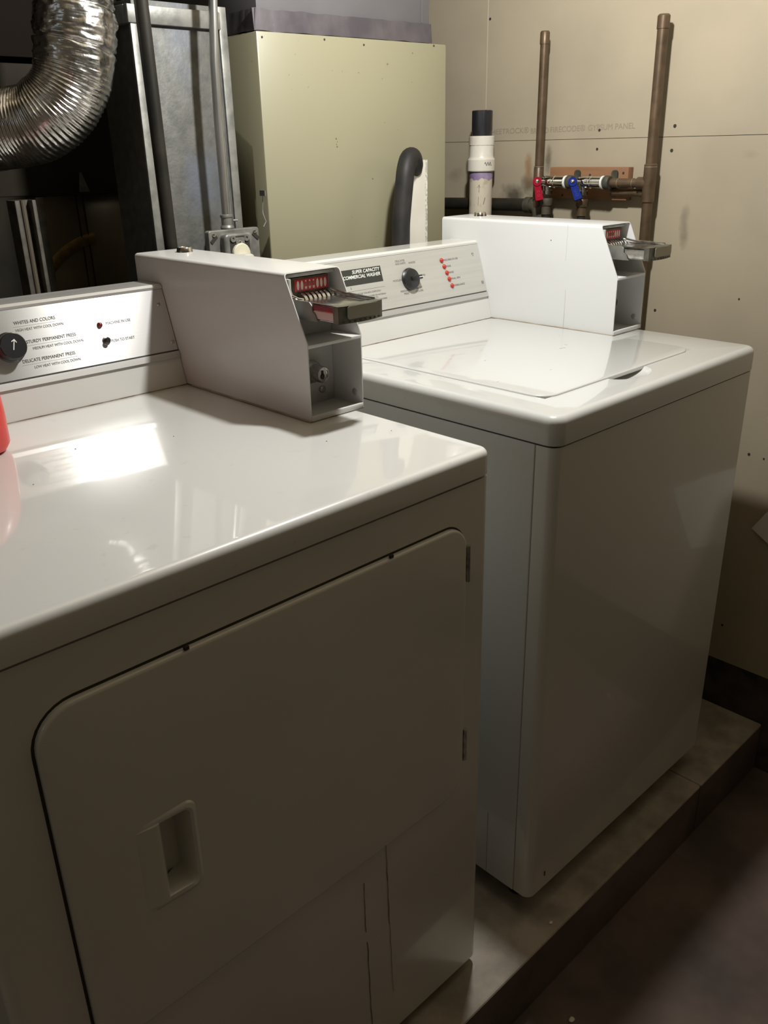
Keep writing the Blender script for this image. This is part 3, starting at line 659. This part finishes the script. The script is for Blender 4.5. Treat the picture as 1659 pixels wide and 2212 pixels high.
b = NB(); lathe(b, [(.0035, 0), (.0032, .002), (.001, .0025)], (.2195, .8255, .181), (0, -1, 0), 14); obj('yoke_screw', b, chrome, ob_)
b = NB(); lathe(b, [(.0205, 0), (.0205, .005), (.0190, .007), (.002, .007)], (.2195, .8280, .159), (0, -1, 0), 24); obj('receptacle', b, plugm, ob_)
b = NB(); yslab(b, .2055, .2335, .105, .160, .8215, .799, .008, .004); box(b, .2125, .2265, .789, .801, .10, .155, .003); obj('plug', b, mat('grey_cream_plug', (.52, .50, .42), .5), ob_)
co = thing('electrical_conduit', 'thin shiny steel conduit rising from the outlet box', 'conduit', (.216, .87, .206))
b = NB(); tube(b, [(.2150, .860, .220), (.2155, .860, .4), (.2185, .860, .5), (.2270, .858, .62), (.236, .856, 1.41)], .0083, 20); obj('conduit', b, mat('zinc_conduit', (.50, .49, .47), .32, .9, col2=(.33, .33, .31), nscale=30, stretch=(1, 1, .3)), co)
b = NB(); lathe(b, [(.0125, 0), (.0135, .003), (.0125, .006), (.0108, .008), (.0108, .021), (.0125, .023), (.0125, .027), (.0095, .028)], (.2150, .860, .2045), (0, 0, 1), 22); tube(b, [(.226, .854, .2205), (.234, .850, .2205)], .0022, 8); obj('connector', b, galv_plain, co)

# ------------------------------------------------------------------ flexible foil duct
fo = thing('flexible_foil_duct', 'crinkled silver foil dryer hose bending down at the top left', 'duct', (-.08, .8, .6))
path = [(-.070, .79, .95)]
base = smooth_path([(-.078, .79, 1.40), (-.080, .79, .80), (-.0815, .785, .60), (-.0925, .782, .500), (-.112, .790, .440), (-.148, .820, .400), (-.195, .885, .385), (-.245, .97, .380), (-.30, 1.10, .380)], 120)
res = [base[0]]; step = .0008
for p in base[1:]:
    while (p-res[-1]).length >= step: res.append(res[-1]+(p-res[-1]).normalized()*step)
b = NB()
def rfo(i, ang, p):
    z = p.z; ridge = .5+.5*math.cos(2*PI*i/7.0)
    sm = min(max((z-.450)/.03, 0), 1)
    q = Vector((math.cos(ang)*2.2, math.sin(ang)*2.2, i*.016))
    n1 = noise.noise(q*1.6)*.0022+noise.noise(q*4)*.0012
    n2 = abs(noise.noise(q*3+Vector((9, 0, 0))))*.006+abs(noise.noise(q*7))*.002
    zz = z+.004*math.sin(ang*1.0+1)
    ring_ = -.003*math.exp(-((zz-.558)/.003)**2)-.0035*math.exp(-((zz-.505)/.0025)**2)
    return .0585+(1-sm)*((ridge**1.5-.3)*.0024*(.7+noise.noise(q*2+Vector((3, 3, 3))))+n1*.7)+sm*(n1+n2+.001)+ring_
tube(b, res, .06, 52, True, rfo); obj('foil_hose', b, foil, fo, smooth=60)

seat((ga, ob_, co), .917, (-.0668, -.0537, .0290))

# dark sheet-metal ducts at the back left
sk = thing('horizontal_air_duct', 'dark brown horizontal duct trunk behind the foil hose', 'duct', (-.3, 1.25, .3))
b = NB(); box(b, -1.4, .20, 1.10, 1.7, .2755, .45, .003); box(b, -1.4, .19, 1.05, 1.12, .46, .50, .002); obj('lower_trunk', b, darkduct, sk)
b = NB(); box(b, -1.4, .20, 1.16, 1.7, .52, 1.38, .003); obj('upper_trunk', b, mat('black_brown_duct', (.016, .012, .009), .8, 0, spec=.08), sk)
lp = thing('metal_enclosure', 'brownish sheet metal panel with a gold arc added as a reflection, low behind the dryer console', 'panel', (.1, 1.18, PZ))
b = NB(); box(b, -.045, .20, 1.14, 1.16, PZ, .272, .002); obj('panel', b, darksheet, lp)
b = NB(); box(b, .055, .0562, 1.137, 1.141, PZ, .272); box(b, .040, .0412, 1.137, 1.141, PZ, .272); obj('panel_seam', b, darkduct, lp)
b = NB(); tube(b, [(.085+.165*math.cos(a), 1.1385, .020+.165*math.sin(a)) for a in [PI*.53+i*PI/100 for i in range(47)]], .012, 10)
for v in b.verts: v.co.y = 1.1395+(v.co.y-1.1385)*.3
obj('reflection_arc', b, reflection_gold, lp)  # added gold arc stands for a reflection in the sheet metal
b = NB(); box(b, -.06, -.045, 1.10, 1.15, PZ, .272, .002); obj('corner_strip', b, galv_plain, lp)
chan_m = mat('dull_tan_channel', (.13, .115, .09), .55, .3, col2=(.07, .062, .05), nscale=40, bump=.1)
cn = thing('metal_channel', 'narrow pale metal channel standing at the far left behind the dryer', 'channel', (-.09, 1.08, PZ))
b = NB(); box(b, -.118, -.108, 1.06, 1.10, PZ, .270, .0015); box(b, -.108, -.085, 1.075, 1.10, PZ, .270, .002); box(b, -.087, -.079, 1.055, 1.10, PZ, .270, .0015); obj('channel', b, chan_m, cn)
b = NB(); tube(b, [(-.100, 1.068, PZ), (-.100, 1.068, .27)], .005, 10); obj('rod', b, mat('tan_rod', (.14, .11, .08), .6), cn)
tb = thing('metal_tab', 'small pale metal tab hanging under the dark trunk duct', 'bracket', (.038, 1.09, .29))
b = NB(); prism(b, [(0, .0), (.022, .0), (.010, .036), (.006, .036)], .002, frame((.028, 1.094, .278), (1, 0, 0), (0, 0, 1))); obj('tab', b, galv_plain, tb, smooth=0)

# ------------------------------------------------------------------ hose over a board
bd = thing('white_board_offcut', 'narrow upright white board with rough chipped right edge behind the black hose', 'board', (.66, .79, PZ))
b = NB(); prism(b, [(.632, PZB), (.7115, PZB), (.7115, .3200), (.6725, .3200), (.652, .25), (.632, .14)], .012, frame((0, .796, 0), (1, 0, 0), (0, 0, 1))); obj('board', b, whiteboard, bd)
b = NB(); n = 60
A = [Vector((.7065+noise.noise(Vector((k*.9, 0, 0)))*.0022, .7834, -.85+k*(1.17)/n)) for k in range(n+1)]
for k in range(n):
    p, q = A[k], A[k+1]; e = .7130+noise.noise(Vector((k*.7, 5, 0)))*.0008
    loft(b, [[p, Vector((e, p.y, p.z)), Vector((e, p.y+.012, p.z)), p+Vector((0, .012, 0))], [q, Vector((e, q.y, q.z)), Vector((e, q.y+.012, q.z)), q+Vector((0, .012, 0))]], k == 0, k == n-1)
obj('chipped_edge', b, grain, bd)
hs = thing('drain_hose', 'thick black rubber drain hose hooked over the white board behind the washer', 'hose', (.58, .75, PZ))
b = NB(); tube(b, smooth_path([(.545, .80, -.97), (.550, .80, -.3), (.5660, .785, .02), (.5770, .742, .12), (.589, .745, .20), (.602, .748, .27), (.612, .752, .303), (.630, .760, .3240), (.654, .772, .325), (.678, .792, .305), (.688, .822, .28), (.690, .828, .2), (.690, .828, -.2)], 8), .0200, 20); obj('hose', b, rubber, hs)

seat((bd, hs), .93, (-.0563, -.0453, .0245))

# ------------------------------------------------------------------ PVC standpipe
sp = thing('pvc_standpipe', 'white PVC standpipe with purple primer band and black cap near the drywall', 'pipe', (.885, .77, PZ))
c = (.885, .7705)
b = NB(); lathe(b, [(.0272, 0), (.0272, .292-PZ)], (*c, PZ), n=40); obj('pipe', b, pvc_dirty, sp, label='aged cream PVC pipe')
b = NB(); nn = 40
lo_ = [Vector((c[0]+.0275*math.cos(2*PI*k/nn), c[1]+.0275*math.sin(2*PI*k/nn), .2735+.0025*math.sin(k*.8)+.0015*math.sin(k*2.1))) for k in range(nn)]
loft(b, [lo_, [Vector((p.x, p.y, .291)) for p in lo_]], False, False); obj('primer_band', b, purple, sp)
b = NB(); lathe(b, [(.031, 0), (.0325, .002), (.0325, .026), (.030, .029), (.0285, .033), (.0285, .060)], (*c, .290), n=40); obj('coupling', b, pvc, sp)
b = NB(); lathe(b, [(.0298, 0), (.0298, .018), (.0285, .0195), (.022, .0195)], (*c, .3475), n=16)
obj('bushing', b, pvc, sp)
b = NB(); nn = 64
def gear(z, r, d): return [Vector((c[0]+(r-(d if (k//4) % 2 else 0))*math.cos(2*PI*k/nn), c[1]+(r-(d if (k//4) % 2 else 0))*math.sin(2*PI*k/nn), z)) for k in range(nn)]
loft(b, [gear(.366, .0215, 0), gear(.376, .0225, 0), gear(.380, .0240, .001), gear(.420, .0240, .001), gear(.4215, .0225, .001)]); obj('cap', b, blackpl, sp, label='black ribbed plastic cap')
def on_cyl(a, z, r=.0328): return Vector((c[0]+r*math.cos(a), c[1]+r*math.sin(a), z))
b = NB(); A0 = math.atan2(CAM.y-c[1], CAM.x-c[0])
tube(b, [on_cyl(A0+.25+.55*t/14, .307+.004*math.sin(t*1.3)) for t in range(15)], .0006, 6); obj('marker_scribble', b, ink, sp)
b = NB()
tube(b, [on_cyl(A0-.15, .262-.0025*k, .0273) for k in range(8)], .0005, 6); tube(b, [on_cyl(A0-.27, .255, .0273), on_cyl(A0-.15, .262, .0273), on_cyl(A0-.05, .255, .0273)], .0005, 6)
tube(b, [on_cyl(A0-.2+.03*(k % 2), .235-.004*k, .0273) for k in range(6)], .0004, 6); tube(b, [on_cyl(A0+.25+.05*k, .218+.005*k, .0273) for k in range(4)], .0008, 6)
obj('printed_marks', b, ink_soft, sp)

# ------------------------------------------------------------------ copper supply lines, valves, block
PXX = .905
def cap_prof(r, h): return [(r*1.12, 0), (r*1.12, h), (r*.9, h+.003), (r*.2, h+.004)]
cl = thing('copper_pipe', 'shorter left copper riser with capped top beside the red-handled valve', 'pipe', (PXX, .6175, .22), 'copper risers on the drywall')
b = NB(); tube(b, [(PXX, .6175, .205), (PXX, .6175, .565)], .0092, 20); obj('riser', b, copper, cl)
b = NB(); lathe(b, cap_prof(.0092, .022), (PXX, .6175, .545)); obj('cap', b, copper, cl)
b = NB(); lathe(b, [(.0095, -.002), (.0112, 0), (.0112, .065), (.0098, .067)], (PXX, .6175, .232)); tube(b, [(PXX, .6175, .268), (PXX-.004, .598, .268)], .0108, 16); obj('tee_fitting', b, copper, cl)
b = NB(); lathe(b, [(.0114, 0), (.0114, .0015)], (PXX, .6175, .299)); obj('solder_ring', b, solder, cl)
cr = thing('copper_pipe', 'taller right copper riser with tee fittings and capped top, nearest the camera', 'pipe', (PXX, .336, 0), 'copper risers on the drywall')
b = NB(); tube(b, [(PXX, .334, -.85), (PXX, .3355, .1), (PXX, .338, .565)], .0108, 20); obj('riser', b, copper, cr)
b = NB(); lathe(b, cap_prof(.0108, .022), (PXX, .338, .548)); obj('cap', b, copper, cr)
b = NB(); lathe(b, [(.011, -.002), (.0130, 0), (.0130, .072), (.011, .074)], (PXX, .3365, .232)); tube(b, [(PXX, .3365, .268), (PXX, .362, .268)], .0125, 18); tube(b, [(PXX+.012, .3365, .249), (PXX+.012, .36, .249)], .0105, 18); obj('tee_fitting', b, copper, cr)
b = NB(); lathe(b, [(.0132, 0), (.0132, .0016)], (PXX, .3365, .299)); lathe(b, [(.0132, 0), (.0132, .0016)], (PXX, .335, .153)); lathe(b, [(.0118, -.002), (.0128, 0), (.0128, .02), (.0118, .022)], (PXX, .335, .132)); obj('solder_ring', b, solder, cr)
b = NB(); tube(b, [(PXX, .360, .268), (PXX-.006, .425, .2685)], .0092, 18); obj('branch_pipe', b, copper, cr)
b = NB(); tube(b, [(PXX+.012, .358, .249), (PXX+.012, .43, .249)], .0085, 18); obj('branch_pipe', b, copper, cr)
b = NB(); lathe(b, [(.0100, 0), (.0100, .0014)], (PXX-.0005, .372, .268), (0, 1, 0)); lathe(b, [(.0100, 0), (.0100, .0014)], (PXX-.004, .405, .268), (0, 1, 0)); obj('solder_ring', b, solder, cr)
wb = thing('wood_block', 'reddish-brown wooden backer block screwed to the drywall behind the valves', 'wood block', (WX, .495, .23))
b = NB(); box(b, WX-.020, WX-.0005, .396, .597, .2325, .2985, .0012); obj('block', b, wood, wb)
for (y, z) in ((.4905, .2825), (.408, .287), (.56, .24)):
    b = NB(); lathe(b, [(.0028, 0), (.0022, .0008)], (WX-.020, y, z), (-1, 0, 0), 12); obj('screw', b, dull_dark, wb)
def valve(yv, col, letterm, label, nub, lean):
    """chromed quarter-turn valve, body along y from yv (supply end) to yv+.06, lever at far end"""
    vx = .892; z = .2690
    t = thing('shutoff_valve', label, 'valve', (vx, yv+.03, z), 'quarter-turn valves on the wood block')
    b = NB(); lathe(b, [(.0118, 0), (.0126, .001), (.0126, .021), (.0118, .022), (.0118, .025), (.0130, .0265), (.0130, .030), (.0120, .031), (.0126, .036), (.0126, .050), (.0112, .0525), (.0112, .057)], (vx, yv, z), (0, 1, 0), 28); obj('body', b, chrome, t)
    b = NB(); lathe(b, [(.0124, 0), (.0134, .001), (.0134, .0035), (.012, .0045)], (vx, yv-.0040, z), (0, 1, 0), 24); obj('thread_tape', b, whitep, t)
    b = NB(); lathe(b, [(.0125, 0), (.0142, .003), (.0142, .011), (.0115, .014)], (vx+.001, yv-.0185, z), (0, 1, 0), 18)
    tube(b, [(vx+.004, yv-.012, z), (.921, yv-.012, z)], .0095, 14)
    prism(b, [(p.x, p.y) for p in rr(yv-.0205, yv-.0055, z-.030, z+.024, .007, 0)], -.0045, frame((.9200, 0, 0), (0, 1, 0), (0, 0, 1)))
    obj('elbow', b, corroded, t, label='dark corroded drop-ear elbow')
    # outlet downwards
    b = NB(); lathe(b, [(.0092, 0), (.0095, -.012), (.0118, -.014), (.0118, -.022), (.009, -.024)], (vx, yv+.0475, z-.004), (0, 0, 1), 20); obj('hose_outlet', b, chrome_worn, t)
    b = NB(); tube(b, [(vx-.006, yv+.046, z), (vx-.0185, yv+.056, z)], .0050, 14); obj('stem', b, chrome, t)
    # lever: pad on stem, hanging blade toward the viewer
    b = NB(); o = Vector((vx-.022, yv+.060, z)); d = Vector((-.10, lean, -1)).normalized(); nrm = Vector((-.75, -.62, 0)).normalized(); nrm = (nrm-d*nrm.dot(d)).normalized(); sx_ = nrm.cross(d)
    M = frame(o, sx_, -d)
    out = [(.0098*math.cos(k*PI/12), .0098*math.sin(k*PI/12)) for k in range(24)]
    prism(b, out, .007, M)
    pts = [(-.0070, -.006), (.0070, -.006), (.0086, -.038), (.0072, -.0405), (-.0072, -.0405), (-.0086, -.038)]
    prism(b, pts, .005, M); bevel_all(b, .0009); lv = obj('lever', b, col, t)
    b = NB(); lathe(b, [(.0040, .006), (.0040, .0085), (.0015, .0095)], o, M.col[2].to_3d(), 14); obj('stem_screw', b, chrome, lv)
    text('raised_lettering', nub, .0085, M @ Vector((0, -.026, .0052)), sx_, -d, letterm, lv, 'CENTER', 1, .0003)
    return t
valve(.5345, redv, letter_r, 'red-handled chrome shutoff valve, left one on the wood block', 'H\nO', -.30)
valve(.4400, bluev, letter_b, 'blue-handled chrome shutoff valve, right one on the wood block', 'C\nO', -.58)
for (yv, lab, m_) in ((.5345, 'black washer supply hose hanging below the red-handled valve', 0), (.4400, 'black washer supply hose hanging below the blue-handled valve', 1)):
    t = thing('supply_hose', lab, 'hose', (.892, yv+.0475, -.5), 'washer supply hoses')
    b = NB(); tube(b, smooth_path([(.892, yv+.0475, .222), (.892, yv+.048, .17), (.885, yv+.05, .0), (.85, yv+.06, -.3), (.80, yv+.1, -.5)]), .0092, 16); obj('hose', b, rubber, t)
    b = NB(); lathe(b, [(.0125, 0), (.0135, .002), (.0135, .014), (.0125, .016)], (.892, yv+.0475, .2185), (0, 0, 1), 12); lathe(b, [(.0108, 0), (.0108, .02)], (.892, yv+.0478, .200), (0, 0, 1), 14); obj('coupling_nut', b, corroded if m_ == 0 else copper, t)
hb = thing('black_wall_pipe', 'black horizontal pipe with elbow along the drywall left of the red-handled valve', 'pipe', (.91, .8, .21))
b = NB(); tube(b, [(.916, .645, .2165), (.916, .78, .2150), (.916, 1.9, .195)], .0145, 18); obj('pipe', b, iron, hb)
b = NB(); tube(b, smooth_path([(.915, .655, .2165), (.913, .628, .214), (.908, .615, .200), (.906, .612, .165), (.906, .612, -.2)]), .0148, 16); lathe(b, [(.018, 0), (.018, .016)], (.916, .640, .2165), (0, 1, 0), 18); obj('elbow', b, corroded, hb)
h2 = thing('lower_wall_pipe', 'lower dark pipe on the drywall just right of the furnace', 'pipe', (.91, 1.2, .15))
b = NB(); tube(b, [(.916, .60, .150), (.916, 1.9, .135)], .0135, 18); obj('pipe', b, iron, h2)

# ------------------------------------------------------------------ paper on the wall, floor debris
pp = thing('paper_sheet', 'pale sheet of paper stuck askew on the drywall at the right edge', 'paper', (WX-.002, -.05, -.4))
u_ = Vector((0, -.507, .862)).normalized(); v_ = Vector((0, -.862, -.507)).normalized(); A = Vector((WX-.003, .031, -.428))
b = NB(); n = 8; G0 = []
for k in range(2):
    G0.append([[b.verts.new(A+u_*.16*i/n+v_*.2*j/n+Vector((-.002*math.sin(i*.6+j*.5)-k*.0004, 0, 0))) for j in range(n+1)] for i in range(n+1)])
for k in range(2):
    for i in range(n):
        for j in range(n): b.faces.new((G0[k][i][j], G0[k][i+1][j], G0[k][i+1][j+1], G0[k][i][j+1]))
obj('sheet', b, paper, pp)
for i, (x, y, z, s, a, lab, m_) in enumerate((
    (.9, -.31, FZ, .006, .3, 'tiny pale chip on the dark floor at the far right', paper),
    (.62, -.25, FZ, .005, 1.0, 'small grey crumb on the floor below the washer', concrete),
    (.107, -.125, FZ, .0045, .5, 'pale crumb on the floor below the bright gap between the machines', paper),
    (.150, -.012+.0-.03, PZ, .003, .2, 'white crumb on the concrete pad at the washer corner', paper))):
    b = NB(); g = bmesh.ops.create_icosphere(b, subdivisions=2, radius=s)
    for v in g['verts']: v.co = Vector((x+v.co.x*1.4*(1+.3*noise.noise(v.co*300)), y+v.co.y, z+s*.5+v.co.z*.5))
    setprops(obj('floor_crumb', b, m_), lab, 'debris')
b = NB(); tube(b, smooth_path([(.80, -.27, FZ+.004), (.83, -.30, FZ+.005), (.87, -.31, FZ+.004), (.90, -.35, FZ+.004)]), .004, 8); setprops(obj('twig', b, dull_dark), 'small dark twig-like scrap lying on the floor at right', 'debris')

# ------------------------------------------------------------------ added unseen glowing panel: dim cool fill from behind the viewer, left
b = NB(); box(b, -2.6, -2.585, -.30, .50, .62, 1.12); 
wn = obj('fill_panel_frame', b, fillframe, kind='structure', smooth=0)
b = NB(); box(b, -2.5845, -2.583, -.25, .45, .67, 1.07); g = obj('fill_panel_glow', b, mat('cool_fill_glow', (.5, .6, .7), .3, emis=((.72, .86, 1.0), FILL_POWER)), wn, smooth=0)
